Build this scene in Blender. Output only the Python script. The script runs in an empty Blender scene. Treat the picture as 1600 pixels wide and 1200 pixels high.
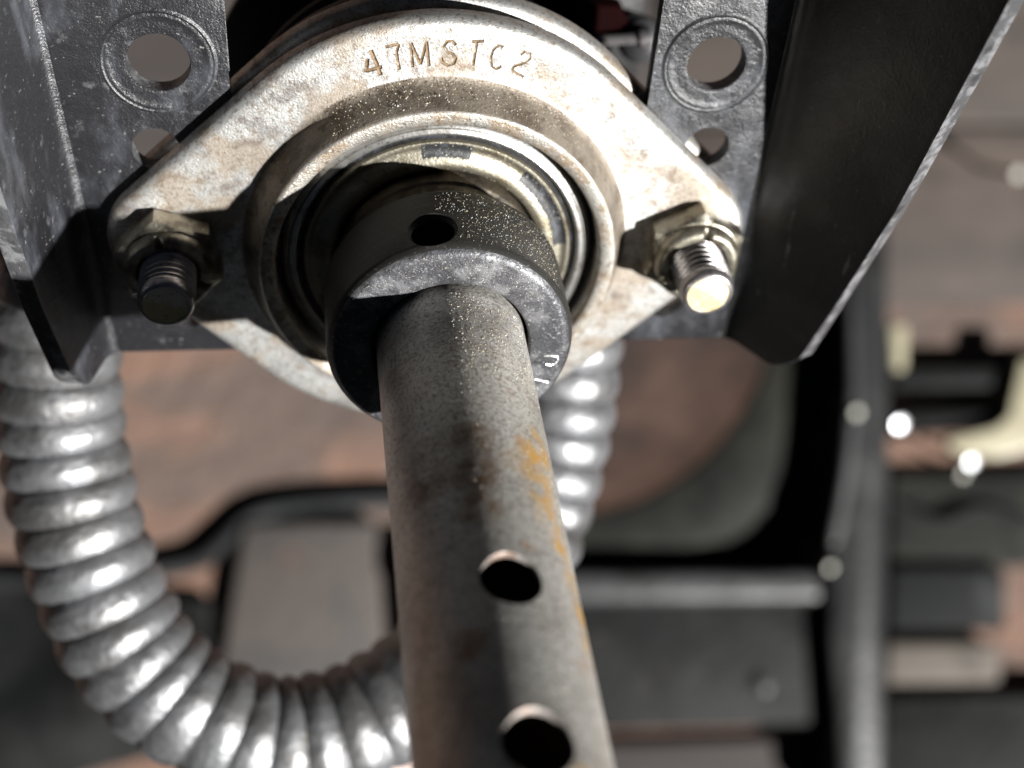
import bpy, bmesh, math, random
from mathutils import Matrix, Vector
R_ = math.radians
random.seed(7)
SC = bpy.context.scene
COL = SC.collection

# ------------------------------------------------------------------ camera
cam_d = bpy.data.cameras.new('camera')
cam = bpy.data.objects.new('camera', cam_d)
COL.objects.link(cam)
cam_d.sensor_width = 36.0
cam_d.lens = 2253.46 / 1600 * 36
rx, up, bk = (0.99001, -0.03846, 0.13568), (0.02797, 0.99653, 0.07839), (-0.13823, -0.07381, 0.98765)
cm = Matrix(((rx[0], up[0], bk[0], -0.238), (rx[1], up[1], bk[1], -0.4546), (rx[2], up[2], bk[2], 8.9381), (0, 0, 0, 1)))
cam.matrix_world = cm
cam_d.clip_start, cam_d.clip_end = 0.02, 400
cam_d.dof.use_dof = True
cam_d.dof.focus_distance = 2.36
cam_d.dof.aperture_fstop = 0.95
SC.camera = cam

# ------------------------------------------------------------------ sky and sun
SUN = Vector((0.5726, -0.5408, 0.6160)).normalized()      # towards the sun
w = bpy.data.worlds.new('World')
SC.world = w
w.use_nodes = True
nt = w.node_tree
sky = nt.nodes.new('ShaderNodeTexSky')
sky.sky_type = 'NISHITA'
sky.sun_disc = False
sky.sun_elevation = math.asin(SUN.z)
sky.sun_rotation = math.atan2(SUN.x, SUN.y)
bgn = nt.nodes['Background']
nt.links.new(sky.outputs[0], bgn.inputs[0])
bgn.inputs[1].default_value = 0.0024
sun_d = bpy.data.lights.new('sun', 'SUN')
sun_d.energy = 5.0
sun_d.angle = R_(1.0)
sun_d.color = (1.0, 0.99, 0.965)
sun = bpy.data.objects.new('sun', sun_d)
COL.objects.link(sun)
sun.rotation_euler = SUN.to_track_quat('Z', 'Y').to_euler()
sun.location = SUN * 30
SC.view_settings.view_transform = 'Standard'
SC.view_settings.look = 'None'
SC.view_settings.exposure = 1.1
SC.view_settings.gamma = 1.0
SC.render.engine = 'CYCLES'
SC.cycles.use_denoising = True
SC.cycles.max_bounces = 6
SC.cycles.sample_clamp_indirect = 6

# the machine's own frame: x right, y up the face of the flange, z out along the shaft; tipped 45 degrees, 0.6 m off the ground
PH = R_(45)
M = Matrix(((1, 0, 0, 0), (0, math.sin(PH), -math.cos(PH), 0), (0, math.cos(PH), math.sin(PH), 6.3), (0, 0, 0, 1)))

# ------------------------------------------------------------------ materials
def node(nt, t, **kw):
    n = nt.nodes.new(t)
    for k, v in kw.items():
        if k.startswith('i_'):
            key = k[2:].replace('_', ' ')
            n.inputs[int(key) if key.isdigit() else key].default_value = v
        else:
            setattr(n, k, v)
    return n

def smask(nt, sock, lo, hi):
    m = node(nt, 'ShaderNodeMapRange', interpolation_type='SMOOTHSTEP')
    m.inputs[1].default_value, m.inputs[2].default_value = lo, hi
    nt.links.new(sock, m.inputs[0])
    return m.outputs[0]

def mat(name, base, metallic=0.0, rough=0.5, layers=(), bumps=(), spots=(), rough_var=0.0, spec=0.5, coat=0.0):
    """layers: (colour, noise scale xyz or number, lo, hi, detail, amount[, metallic]); bumps: (scale, strength, distance);
    spots: (x, y, z, radius, colour, amount) worn or rusty patches at their own places"""
    m = bpy.data.materials.new(name)
    m.use_nodes = True
    nt = m.node_tree
    b = nt.nodes['Principled BSDF']
    b.inputs['Metallic'].default_value = metallic
    b.inputs['Roughness'].default_value = rough
    b.inputs['Specular IOR Level'].default_value = spec
    b.inputs['Coat Weight'].default_value = coat
    tc = node(nt, 'ShaderNodeTexCoord')
    def noise(scale, detail=3.0, rgh=0.55, off=0.0):
        mp = node(nt, 'ShaderNodeMapping')
        s = scale if isinstance(scale, tuple) else (scale,) * 3
        mp.inputs['Scale'].default_value = s
        mp.inputs['Location'].default_value = (off, off * 0.7, off * 1.3)
        nt.links.new(tc.outputs['Object'], mp.inputs[0])
        n = node(nt, 'ShaderNodeTexNoise')
        n.inputs['Scale'].default_value = 1.0
        n.inputs['Detail'].default_value = detail
        n.inputs['Roughness'].default_value = rgh
        nt.links.new(mp.outputs[0], n.inputs['Vector'])
        return n.outputs[0]
    rgb = node(nt, 'ShaderNodeRGB')
    rgb.outputs[0].default_value = (*base, 1)
    cur = rgb.outputs[0]
    met = None
    def mix(cur, fac, col):
        mx = node(nt, 'ShaderNodeMix', data_type='RGBA')
        mx.inputs[7].default_value = (*col, 1)
        nt.links.new(fac, mx.inputs[0])
        nt.links.new(cur, mx.inputs[6])
        return mx.outputs[2]
    def mul(sock, v):
        mm = node(nt, 'ShaderNodeMath', operation='MULTIPLY')
        nt.links.new(sock, mm.inputs[0])
        if isinstance(v, (int, float)):
            mm.inputs[1].default_value = v
        else:
            nt.links.new(v, mm.inputs[1])
        return mm.outputs[0]
    metsock = None
    for i, L in enumerate(layers):
        col, sc, lo, hi, det, amt = L[:6]
        f = mul(smask(nt, noise(sc, det, 0.6, 3.1 * i + 1.7), lo, hi), amt)
        cur = mix(cur, f, col)
        if len(L) > 6:
            mm = node(nt, 'ShaderNodeMix', data_type='FLOAT')
            mm.inputs[3].default_value = L[6]
            nt.links.new(f, mm.inputs[0])
            if metsock is None:
                mm.inputs[2].default_value = metallic
            else:
                nt.links.new(metsock, mm.inputs[2])
            metsock = mm.outputs[0]
    if spots:
        nz = smask(nt, noise(30.0, 7, 0.65, 9.0), 0.32, 0.60)
        for (x, y, z, r, col, amt) in spots:
            vm = node(nt, 'ShaderNodeVectorMath', operation='DISTANCE')
            vm.inputs[1].default_value = (x, y, z)
            nt.links.new(tc.outputs['Object'], vm.inputs[0])
            f = mul(mul(smask(nt, vm.outputs['Value'], r, r * 0.25), nz), amt)
            cur = mix(cur, f, col)
            if metallic > 0:
                mm = node(nt, 'ShaderNodeMix', data_type='FLOAT')
                mm.inputs[3].default_value = 0.1
                nt.links.new(f, mm.inputs[0])
                if metsock is None:
                    mm.inputs[2].default_value = metallic
                else:
                    nt.links.new(metsock, mm.inputs[2])
                metsock = mm.outputs[0]
    nt.links.new(cur, b.inputs['Base Color'])
    if metsock is not None:
        nt.links.new(metsock, b.inputs['Metallic'])
    if rough_var:
        mr = node(nt, 'ShaderNodeMapRange')
        mr.inputs[3].default_value, mr.inputs[4].default_value = rough - rough_var, rough + rough_var
        nt.links.new(noise(30.0, 4, 0.6, 5.0), mr.inputs[0])
        nt.links.new(mr.outputs[0], b.inputs['Roughness'])
    prev = None
    for i, (sc, st, dist) in enumerate(bumps):
        bp = node(nt, 'ShaderNodeBump')
        bp.inputs['Strength'].default_value = st
        bp.inputs['Distance'].default_value = dist
        nt.links.new(noise(sc, 3, 0.6, 2.3 * i + 4.0), bp.inputs['Height'])
        if prev is not None:
            nt.links.new(prev, bp.inputs['Normal'])
        prev = bp.outputs[0]
    if prev is not None:
        nt.links.new(prev, b.inputs['Normal'])
    return m

TAN, BRN, RUST = (0.27, 0.20, 0.13), (0.13, 0.085, 0.05), (0.34, 0.15, 0.035)
M_flange = mat('zinc_steel', (0.59, 0.588, 0.57), 0.85, 0.50,
    layers=[(TAN, (8, 11, 8), 0.46, 0.62, 10, 0.68, 0.4), (BRN, 46.0, 0.52, 0.64, 8, 0.5, 0.4), ((0.19, 0.13, 0.08), 150.0, 0.52, 0.61, 6, 0.5), ((0.13, 0.10, 0.09), (9, 12, 9), 0.585, 0.67, 12, 0.5)],
    bumps=[(260.0, 0.35, 0.003), (30.0, 0.2, 0.006)], rough_var=0.1)
M_rim = mat('stained_flange_rim', (0.50, 0.475, 0.43), 0.8, 0.48,
    layers=[((0.24, 0.16, 0.09), 20.0, 0.44, 0.60, 9, 0.7, 0.4), ((0.11, 0.08, 0.055), 90.0, 0.54, 0.64, 6, 0.6), ((0.7, 0.69, 0.66), 130.0, 0.58, 0.66, 4, 0.6)],
    bumps=[(240.0, 0.5, 0.004)], rough_var=0.1)
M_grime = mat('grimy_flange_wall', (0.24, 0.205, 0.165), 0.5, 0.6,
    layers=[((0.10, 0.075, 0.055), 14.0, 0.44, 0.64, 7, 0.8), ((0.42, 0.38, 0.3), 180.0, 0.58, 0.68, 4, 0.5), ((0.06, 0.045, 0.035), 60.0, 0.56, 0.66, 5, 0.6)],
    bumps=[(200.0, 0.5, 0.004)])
M_groove = mat('rusty_stamp', (0.20, 0.135, 0.075), 0.3, 0.65, layers=[((0.09, 0.06, 0.035), 120.0, 0.45, 0.6, 3, 0.8), ((0.4, 0.36, 0.3), 60.0, 0.55, 0.65, 4, 0.6)])
M_coat = mat('black_enamel', (0.013, 0.013, 0.0155), 0.0, 0.36,
    layers=[((0.11, 0.117, 0.135), (9, 4, 9), 0.47, 0.67, 9, 0.6), ((0.42, 0.41, 0.38), 120.0, 0.63, 0.71, 8, 0.5), ((0.14, 0.14, 0.15), 26.0, 0.6, 0.75, 8, 0.6)],
    bumps=[(280.0, 0.45, 0.003), (24.0, 0.3, 0.010)], rough_var=0.1, spec=0.7)
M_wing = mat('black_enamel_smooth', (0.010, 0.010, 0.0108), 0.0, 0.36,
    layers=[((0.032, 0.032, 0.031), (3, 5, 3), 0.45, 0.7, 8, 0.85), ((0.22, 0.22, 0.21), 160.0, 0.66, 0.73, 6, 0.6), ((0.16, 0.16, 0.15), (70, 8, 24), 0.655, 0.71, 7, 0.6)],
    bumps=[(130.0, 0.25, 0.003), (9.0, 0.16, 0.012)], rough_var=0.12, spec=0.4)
M_edge = mat('chipped_enamel_edge', (0.09, 0.09, 0.095), 0.3, 0.42,
    layers=[((0.30, 0.30, 0.31), 30.0, 0.46, 0.66, 8, 0.75), ((0.025, 0.025, 0.025), 22.0, 0.58, 0.68, 8, 0.7), ((0.6, 0.6, 0.6), 90.0, 0.64, 0.72, 5, 0.5)],
    bumps=[(38.0, 0.4, 0.008), (140.0, 0.4, 0.004)])
M_collar = mat('black_oxide', (0.026, 0.025, 0.023), 0.1, 0.5,
    layers=[((0.06, 0.056, 0.05), (8, 8, 160), 0.45, 0.7, 5, 0.5), ((0.14, 0.13, 0.105), 200.0, 0.60, 0.70, 4, 0.6)],
    bumps=[((20, 20, 420), 0.18, 0.002), (200.0, 0.25, 0.002)], spec=0.3)
M_cface = mat('worn_collar_face', (0.075, 0.075, 0.082), 0.5, 0.47,
    layers=[((0.22, 0.22, 0.23), 18.0, 0.48, 0.62, 9, 0.75), ((0.04, 0.04, 0.042), 50.0, 0.54, 0.66, 7, 0.65), ((0.5, 0.5, 0.49), 170.0, 0.57, 0.66, 5, 0.4)],
    bumps=[(220.0, 0.5, 0.003), (40.0, 0.25, 0.004)])
M_burr = mat('bright_burr', (0.6, 0.6, 0.6), 0.7, 0.4, bumps=[(90.0, 0.5, 0.005)])
OR = (0.46, 0.25, 0.05)
M_shaft = mat('bare_shaft_steel', (0.62, 0.60, 0.56), 0.5, 0.40,
    layers=[((0.22, 0.185, 0.15), (9, 9, 6), 0.44, 0.68, 9, 0.65), ((0.60, 0.59, 0.57), (16, 16, 150), 0.5, 0.70, 5, 0.5), (RUST, 11.0, 0.62, 0.72, 8, 0.75, 0.1),
            ((0.11, 0.09, 0.07), 170.0, 0.50, 0.62, 4, 0.6), ((0.12, 0.10, 0.08), (22, 22, 90), 0.55, 0.66, 6, 0.35), ((0.75, 0.72, 0.66), 260.0, 0.58, 0.66, 3, 0.6)],
    bumps=[((24, 24, 300), 0.3, 0.002), (170.0, 0.45, 0.003), (14.0, 0.12, 0.01)], rough_var=0.1,
    spots=[(0.09, 0.09, 0.68, 0.06, OR, 1.0), (0.10, 0.08, 0.63, 0.05, OR, 0.9), (0.085, 0.095, 0.74, 0.05, OR, 0.9), (0.09, 0.09, 0.795, 0.04, OR, 1.0), (0.102, 0.078, 0.84, 0.032, OR, 1.0), (0.11, 0.06, 0.89, 0.035, OR, 1.0),
           (0.115, 0.052, 0.94, 0.035, OR, 0.9), (0.12, 0.04, 1.0, 0.05, OR, 0.7), (-0.005, 0.127, 0.66, 0.05, (0.16, 0.08, 0.02), 0.9), (-0.01, 0.127, 0.73, 0.05, (0.16, 0.075, 0.02), 1.0), (-0.012, 0.126, 0.80, 0.045, (0.22, 0.10, 0.02), 1.0), (-0.075, 0.10, 0.72, 0.05, (0.2, 0.09, 0.02), 0.8),
           (-0.05, 0.117, 1.03, 0.04, (0.3, 0.14, 0.03), 0.7), (0.07, 0.106, 1.24, 0.04, OR, 0.9), (0.05, 0.117, 0.70, 0.03, OR, 0.6)])
M_bore = mat('bare_bore', (0.38, 0.34, 0.31), 0.4, 0.5, layers=[((0.16, 0.08, 0.045), 26.0, 0.50, 0.66, 6, 0.7), ((0.5, 0.5, 0.5), 60.0, 0.55, 0.7, 3, 0.6)], bumps=[(80.0, 0.4, 0.005)])
M_inside = mat('shaded_rusty_inside', (0.10, 0.055, 0.036), 0.1, 0.7, layers=[((0.10, 0.05, 0.03), (14, 14, 40), 0.56, 0.68, 5, 0.6)], bumps=[((10, 10, 60), 0.5, 0.006)])  # rust brown, darkened in colour for the shade inside the tube
M_nut = mat('plated_nut', (0.36, 0.335, 0.27), 0.78, 0.40, layers=[((0.085, 0.075, 0.055), 22.0, 0.43, 0.62, 7, 0.8), ((0.5, 0.48, 0.43), 90.0, 0.58, 0.7, 3, 0.5)], bumps=[(60.0, 0.3, 0.004), (200.0, 0.25, 0.002)], rough_var=0.1)
M_thread = mat('bolt_thread', (0.42, 0.40, 0.40), 0.85, 0.32, layers=[((0.12, 0.09, 0.08), 50.0, 0.5, 0.68, 4, 0.6)], bumps=[(120.0, 0.2, 0.002)])
M_bend = mat('yellow_bolt_end', (0.60, 0.50, 0.26), 0.2, 0.5, layers=[((0.70, 0.68, 0.58), 26.0, 0.49, 0.60, 6, 0.8), ((0.26, 0.19, 0.08), 60.0, 0.57, 0.67, 5, 0.7)], bumps=[(110.0, 0.4, 0.003)])
M_race = mat('bearing_steel', (0.50, 0.49, 0.47), 0.85, 0.34, layers=[((0.2, 0.17, 0.12), 24.0, 0.48, 0.68, 7, 0.6), ((0.06, 0.055, 0.05), 120.0, 0.58, 0.68, 5, 0.7)], bumps=[(160.0, 0.25, 0.002)], rough_var=0.08)
M_ring_shade = mat('shaded_inner_ring', (0.085, 0.07, 0.05), 0.4, 0.5, layers=[((0.03, 0.025, 0.02), 30.0, 0.45, 0.62, 7, 0.8), ((0.35, 0.30, 0.2), 26.0, 0.60, 0.68, 7, 0.6)], bumps=[(45.0, 0.6, 0.006)])  # dark brown colour stands in for the shade behind the collar
M_seal = mat('brassy_seal', (0.31, 0.285, 0.225), 0.85, 0.45, layers=[((0.15, 0.12, 0.07), 18.0, 0.47, 0.66, 7, 0.7), ((0.5, 0.47, 0.4), 220.0, 0.58, 0.7, 3, 0.5), ((0.05, 0.04, 0.03), 40.0, 0.6, 0.7, 6, 0.6)], bumps=[(210.0, 0.4, 0.003)])
M_rub = mat('black_seal_lip', (0.022, 0.022, 0.024), 0.0, 0.5, layers=[((0.2, 0.2, 0.2), 200.0, 0.62, 0.7, 4, 0.4), ((0.06, 0.065, 0.075), 40.0, 0.5, 0.6, 6, 0.7)], bumps=[(200.0, 0.4, 0.003)])
M_hose = mat('galvanised_conduit', (0.27, 0.273, 0.283), 0.78, 0.48, layers=[((0.12, 0.115, 0.11), (6, 10, 6), 0.46, 0.64, 8, 0.75), ((0.30, 0.26, 0.2), 10.0, 0.62, 0.74, 6, 0.5), ((0.5, 0.5, 0.5), 40.0, 0.6, 0.72, 5, 0.25)], bumps=[(10.0, 0.36, 0.03), (60.0, 0.25, 0.006)], rough_var=0.12)
M_pulley = mat('black_pulley', (0.012, 0.012, 0.012), 0.0, 0.45, layers=[((0.03, 0.03, 0.03), 8.0, 0.5, 0.7, 4, 0.6)], bumps=[(60.0, 0.2, 0.005)])
M_rubber = mat('grey_rubber', (0.035, 0.035, 0.037), 0.0, 0.5, layers=[((0.08, 0.08, 0.08), 18.0, 0.5, 0.7, 4, 0.6)], bumps=[(60.0, 0.2, 0.005)])
M_red = mat('dark_red_paint', (0.006, 0.0007, 0.0007), 0.0, 0.8, layers=[((0.004, 0.0015, 0.0015), 10.0, 0.5, 0.7, 4, 0.6)], spec=0.03)
M_dust = mat('pale_dust', (0.55, 0.47, 0.34), 0.0, 0.7, layers=[((0.7, 0.68, 0.62), 30.0, 0.48, 0.56, 2, 1.0)])
M_ground = mat('brown_earth', (0.10, 0.070, 0.057), 0.0, 0.85,
    layers=[((0.175, 0.100, 0.070), (0.7, 1.9, 1), 0.44, 0.58, 4, 0.9), ((0.075, 0.057, 0.049), 1.3, 0.50, 0.66, 5, 0.8), ((0.14, 0.11, 0.095), 2.6, 0.58, 0.72, 4, 0.6), ((0.04, 0.03, 0.026), 9.0, 0.6, 0.7, 4, 0.5)],
    bumps=[(5.0, 0.4, 0.1), (30.0, 0.5, 0.02)])
M_plank = mat('grey_brown_board', (0.062, 0.047, 0.040), 0.0, 0.75, layers=[((0.042, 0.033, 0.028), (0.8, 5, 2), 0.43, 0.62, 7, 0.8), ((0.105, 0.08, 0.066), (0.9, 2, 1), 0.50, 0.66, 7, 0.7), ((0.03, 0.022, 0.018), 3.2, 0.58, 0.68, 7, 0.6)], bumps=[((3, 40, 10), 0.3, 0.02)])
M_char = mat('charcoal_plastic', (0.0055, 0.006, 0.006), 0.0, 0.6, layers=[((0.014, 0.0145, 0.014), 2.2, 0.42, 0.64, 7, 0.85), ((0.003, 0.003, 0.003), 3.0, 0.48, 0.62, 6, 0.8), ((0.03, 0.027, 0.023), 5.0, 0.61, 0.70, 7, 0.5)], bumps=[(14.0, 0.3, 0.03)], spec=0.18)
M_lip = mat('worn_rim_and_highlight', (0.040, 0.042, 0.042), 0.1, 0.45, layers=[((0.11, 0.11, 0.105), 2.2, 0.50, 0.66, 6, 0.75), ((0.015, 0.015, 0.015), 2.8, 0.45, 0.62, 6, 0.8)], bumps=[(14.0, 0.25, 0.03)])  # worn lip and bolt heads, also the painted highlight strip on the post
M_post = mat('dark_grey_post', (0.016, 0.0165, 0.017), 0.05, 0.45, layers=[((0.05, 0.05, 0.048), 1.6, 0.52, 0.68, 7, 0.75), ((0.008, 0.008, 0.008), 2.8, 0.45, 0.62, 6, 0.8)], bumps=[(14.0, 0.25, 0.03)], spec=0.35)
M_tyre = mat('dusty_rim', (0.015, 0.016, 0.0135), 0.0, 0.8, layers=[((0.034, 0.033, 0.025), 1.8, 0.46, 0.64, 7, 0.85), ((0.007, 0.0075, 0.007), 3.0, 0.48, 0.64, 6, 0.8)], bumps=[(12.0, 0.3, 0.02)], spec=0.2)
M_wrim = mat('rusty_pan', (0.055, 0.030, 0.021), 0.0, 0.7, layers=[((0.022, 0.013, 0.010), 1.4, 0.42, 0.6, 5, 0.9), ((0.095, 0.056, 0.04), 2.4, 0.52, 0.7, 4, 0.7)], bumps=[(12.0, 0.3, 0.02)], spec=0.3)
M_blk = mat('weathered_block', (0.066, 0.055, 0.049), 0.0, 0.8, layers=[((0.042, 0.041, 0.039), 2.5, 0.45, 0.65, 5, 0.8), ((0.085, 0.058, 0.048), 3.5, 0.55, 0.7, 4, 0.6)], bumps=[(10.0, 0.4, 0.03)])
M_cream = mat('cream_paint', (0.34, 0.31, 0.215), 0.0, 0.4, layers=[((0.2, 0.17, 0.12), 3.0, 0.50, 0.7, 5, 0.6)])
M_beige = mat('beige_block', (0.115, 0.098, 0.082), 0.0, 0.8, layers=[((0.06, 0.05, 0.042), 2.6, 0.45, 0.62, 7, 0.8)], bumps=[(12.0, 0.3, 0.02)])
M_pink = mat('pale_pink_stone', (0.85, 0.62, 0.55), 0.0, 0.7, layers=[((0.9, 0.8, 0.76), 4.0, 0.45, 0.6, 3, 0.8)])
M_chrome = mat('polished_cap', (0.5, 0.51, 0.53), 1.0, 0.27)
M_cap_dull = mat('dull_cap', (0.24, 0.235, 0.21), 1.0, 0.6)
M_plank_dark = mat('dark_board', (0.040, 0.032, 0.029), 0.0, 0.75, layers=[((0.028, 0.022, 0.02), (0.8, 7, 2), 0.45, 0.65, 5, 0.7)], bumps=[((3, 40, 10), 0.3, 0.02)])
M_darkstrap = mat('black_rubber_strap', (0.010, 0.0105, 0.011), 0.0, 0.8, layers=[((0.035, 0.037, 0.037), 1.6, 0.5, 0.68, 4, 0.8)], spec=0.2)

# ------------------------------------------------------------------ helpers
def finish(bm, name, m, angle=35):
    bmesh.ops.recalc_face_normals(bm, faces=bm.faces)
    me = bpy.data.meshes.new(name)
    bm.to_mesh(me)
    bm.free()
    for x in (m if isinstance(m, (list, tuple)) else [m]):
        me.materials.append(x)
    smooth(me, angle)
    return me

def smooth(me, angle=35):
    me.polygons.foreach_set('use_smooth', [True] * len(me.polygons))
    me.set_sharp_from_angle(angle=R_(angle))

def link(name, me, parent=None, local=None):
    o = bpy.data.objects.new(name, me)
    COL.objects.link(o)
    if parent is not None:
        o.parent = parent
    if local is not None:
        o.matrix_local = local
    return o

def tag(o, label, cat, group=None, kind=None):
    o['label'], o['category'] = label, cat
    if group:
        o['group'] = group
    if kind:
        o['kind'] = kind
    return o

def thing(name, label, cat, base=(0, 0, 0), group=None):
    o = bpy.data.objects.new(name, None)
    o.empty_display_size = 0.1
    COL.objects.link(o)
    o.matrix_world = M @ Matrix.Translation(base)
    return tag(o, label, cat, group)

def lathe(bm, prof, segs=96, closed=False, mi=0, wob=0.0):
    rows = []
    for (r, z) in prof:
        rows.append([bm.verts.new((r * math.cos(2 * math.pi * k / segs), r * math.sin(2 * math.pi * k / segs), z)) if r > 1e-6 else None for k in range(segs)])
        if r <= 1e-6:
            v = bm.verts.new((0, 0, z))
            rows[-1] = [v] * segs
    n = len(rows)
    for i in range(n if closed else n - 1):
        a, b = rows[i], rows[(i + 1) % n]
        for k in range(segs):
            q = [a[k], a[(k + 1) % segs], b[(k + 1) % segs], b[k]]
            u = []
            for v in q:
                if v not in u:
                    u.append(v)
            if len(u) >= 3:
                f = bm.faces.new(u)
                f.material_index = mi
    return rows

def sweep(bm, pts, rad, sides=10, caps=True):
    """tube along pts; rad is a number or a list"""
    pts = [Vector(p) for p in pts]
    T = [(pts[min(i + 1, len(pts) - 1)] - pts[max(i - 1, 0)]).normalized() for i in range(len(pts))]
    nrm = T[0].orthogonal().normalized()
    rows = []
    for i, p in enumerate(pts):
        nrm = (nrm - T[i] * nrm.dot(T[i])).normalized()
        bi = T[i].cross(nrm)
        r = rad[i] if isinstance(rad, (list, tuple)) else rad
        rows.append([bm.verts.new(p + (nrm * math.cos(2 * math.pi * k / sides) + bi * math.sin(2 * math.pi * k / sides)) * r) for k in range(sides)])
    for a, b in zip(rows, rows[1:]):
        for k in range(sides):
            bm.faces.new((a[k], a[(k + 1) % sides], b[(k + 1) % sides], b[k]))
    if caps:
        bm.faces.new(rows[0][::-1])
        bm.faces.new(rows[-1])
    return rows

def prism(bm, outline, z0, z1, bev=0.0, segs=2):
    lo = [bm.verts.new((x, y, z0)) for x, y in outline]
    hi = [bm.verts.new((x, y, z1)) for x, y in outline]
    n = len(outline)
    fs = [bm.faces.new(lo[::-1]), bm.faces.new(hi)]
    for i in range(n):
        fs.append(bm.faces.new((lo[i], lo[(i + 1) % n], hi[(i + 1) % n], hi[i])))
    if bev:
        ed = list({e for f in fs for e in f.edges})
        bmesh.ops.bevel(bm, geom=ed, offset=bev, segments=segs, affect='EDGES', profile=0.5)

def cyl_bm(bm, c, axis, r, h0, h1, segs=40):
    q = Vector(axis).normalized().to_track_quat('Z', 'Y').to_matrix().to_4x4()
    t = Matrix.Translation(c) @ q
    rows = []
    for h in (h0, h1):
        rows.append([bm.verts.new(t @ Vector((r * math.cos(2 * math.pi * k / segs), r * math.sin(2 * math.pi * k / segs), h))) for k in range(segs)])
    for k in range(segs):
        bm.faces.new((rows[0][k], rows[0][(k + 1) % segs], rows[1][(k + 1) % segs], rows[1][k]))
    bm.faces.new(rows[0][::-1])
    bm.faces.new(rows[1])

def carve(me, cutter, self_hit=False, angle=35):
    """subtract the cutter mesh and return the resulting mesh"""
    a = bpy.data.objects.new('a', me)
    b = bpy.data.objects.new('b', cutter)
    COL.objects.link(a)
    COL.objects.link(b)
    md = a.modifiers.new('cut', 'BOOLEAN')
    md.operation, md.object, md.solver = 'DIFFERENCE', b, 'EXACT'
    md.use_self = self_hit
    md.material_mode = 'TRANSFER'
    dg = bpy.context.evaluated_depsgraph_get()
    out = bpy.data.meshes.new_from_object(a.evaluated_get(dg))
    bpy.data.objects.remove(a)
    bpy.data.objects.remove(b)
    smooth(out, angle)
    return out

def catmull(P, n):
    P = [Vector(p) for p in P]
    out = []
    for i in range(len(P) - 1):
        p0, p1, p2, p3 = P[max(i - 1, 0)], P[i], P[i + 1], P[min(i + 2, len(P) - 1)]
        for k in range(n):
            t = k / n
            out.append(0.5 * ((2 * p1) + (p2 - p0) * t + (2 * p0 - 5 * p1 + 4 * p2 - p3) * t * t + (3 * p1 - p0 - 3 * p2 + p3) * t ** 3))
    out.append(P[-1])
    return out

# ------------------------------------------------------------------ ground
def flat_mesh(name, outline, z, m):
    bm = bmesh.new()
    bm.faces.new([bm.verts.new((x, y, z)) for x, y in outline])
    return finish(bm, name, m)
g = link('ground', flat_mesh('ground', [(-22, -3.6), (9.0, -3.6), (9.0, 18), (-22, 18)], 0, M_ground))
tag(g, 'blurred brown earth floor far below and behind the machine', 'ground', kind='structure')

def block(name, label, cat, outline, z0, z1, m, bev=0.03, group=None, segs=3):
    cx = sum(p[0] for p in outline) / len(outline)
    cy = sum(p[1] for p in outline) / len(outline)
    bm = bmesh.new()
    prism(bm, [(x - cx, y - cy) for x, y in outline], 0, z1 - z0, bev, segs)
    o = link(name, finish(bm, name, m, 50))
    o.location = (cx, cy, z0)
    if cat:
        tag(o, label, cat, group)
    return o

# boards lying at the top of the picture
block('wooden_board', 'wide grey brown board behind the top right corner', 'board', [(2.10, 3.6), (6.5, 3.66), (6.4, 1.825), (2.05, 1.843)], 0, 0.12, M_plank)
block('wooden_board', 'dark grey brown board seen through the left bracket holes', 'board', [(-5.0, 3.4), (2.04, 3.4), (2.0, 1.27), (-5.0, 1.33)], 0, 0.10, M_plank_dark)
block('wooden_board', 'grey brown board right of the black bracket wing, below the seam', 'board', [(2.06, 1.828), (6.4, 1.808), (6.3, 0.62), (2.03, 0.69)], 0, 0.10, M_plank)

# ------------------------------------------------------------------ bracket of the machine
bracket = thing('support_bracket', 'black enamelled steel channel bracket holding the bearing flange between two flared wings', 'bracket', (0, 0, 0))
ZP = -0.045                      # front face of the bracket plate
XL = lambda y: -0.625 - 0.0706 * (y + 0.22)
XR = lambda y: 0.616 + 0.012 * (y + 0.26)
bm = bmesh.new()
prism(bm, [(XL(-0.27) + 0.016, -0.27), (XR(-0.27) - 0.016, -0.27), (XR(0.95) - 0.016, 0.95), (0.374, 0.95), (0.378, 0.24), (0.33, 0.19), (-0.32, 0.19), (-0.365, 0.25), (-0.362, 0.95), (XL(0.95) + 0.016, 0.95)], ZP - 0.03, ZP, 0.005, 2)
plate = finish(bm, 'base_plate', [M_coat, M_edge], 40)
bm = bmesh.new()
HOLES = [(-0.475, 0.354, 0.0525), (-0.494, 0.187, 0.041), (-0.462, -0.168, 0.041), (0.486, 0.354, 0.0525), (0.497, 0.185, 0.041), (0.466, -0.170, 0.041)]
for x, y, r in HOLES:
    cyl_bm(bm, (x, y, 0), (0, 0, 1), r, -0.2, 0.1, 64)
cyl_bm(bm, (0, 0, 0), (0, 0, 1), 0.33, -0.2, 0.1, 64)
plate = carve(plate, finish(bm, 'cut', M_edge), False, 40)
link('base_plate', plate, bracket)
for x, y, r in (HOLES[0], HOLES[3]):
    bm = bmesh.new()
    lathe(bm, [(0.0530, -0.001), (0.0535, 0.0015), (0.058, 0.0022), (0.070, 0.0016), (0.0825, 0.0014), (0.0855, 0.0030), (0.0885, 0.0014), (0.091, 0.0014), (0.093, 0.0028), (0.0955, 0.001), (0.100, -0.001)], 96)
    link('hole_boss', finish(bm, 'hole_boss', M_coat, 60), bracket, Matrix.Translation((x, y, ZP)))

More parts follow.
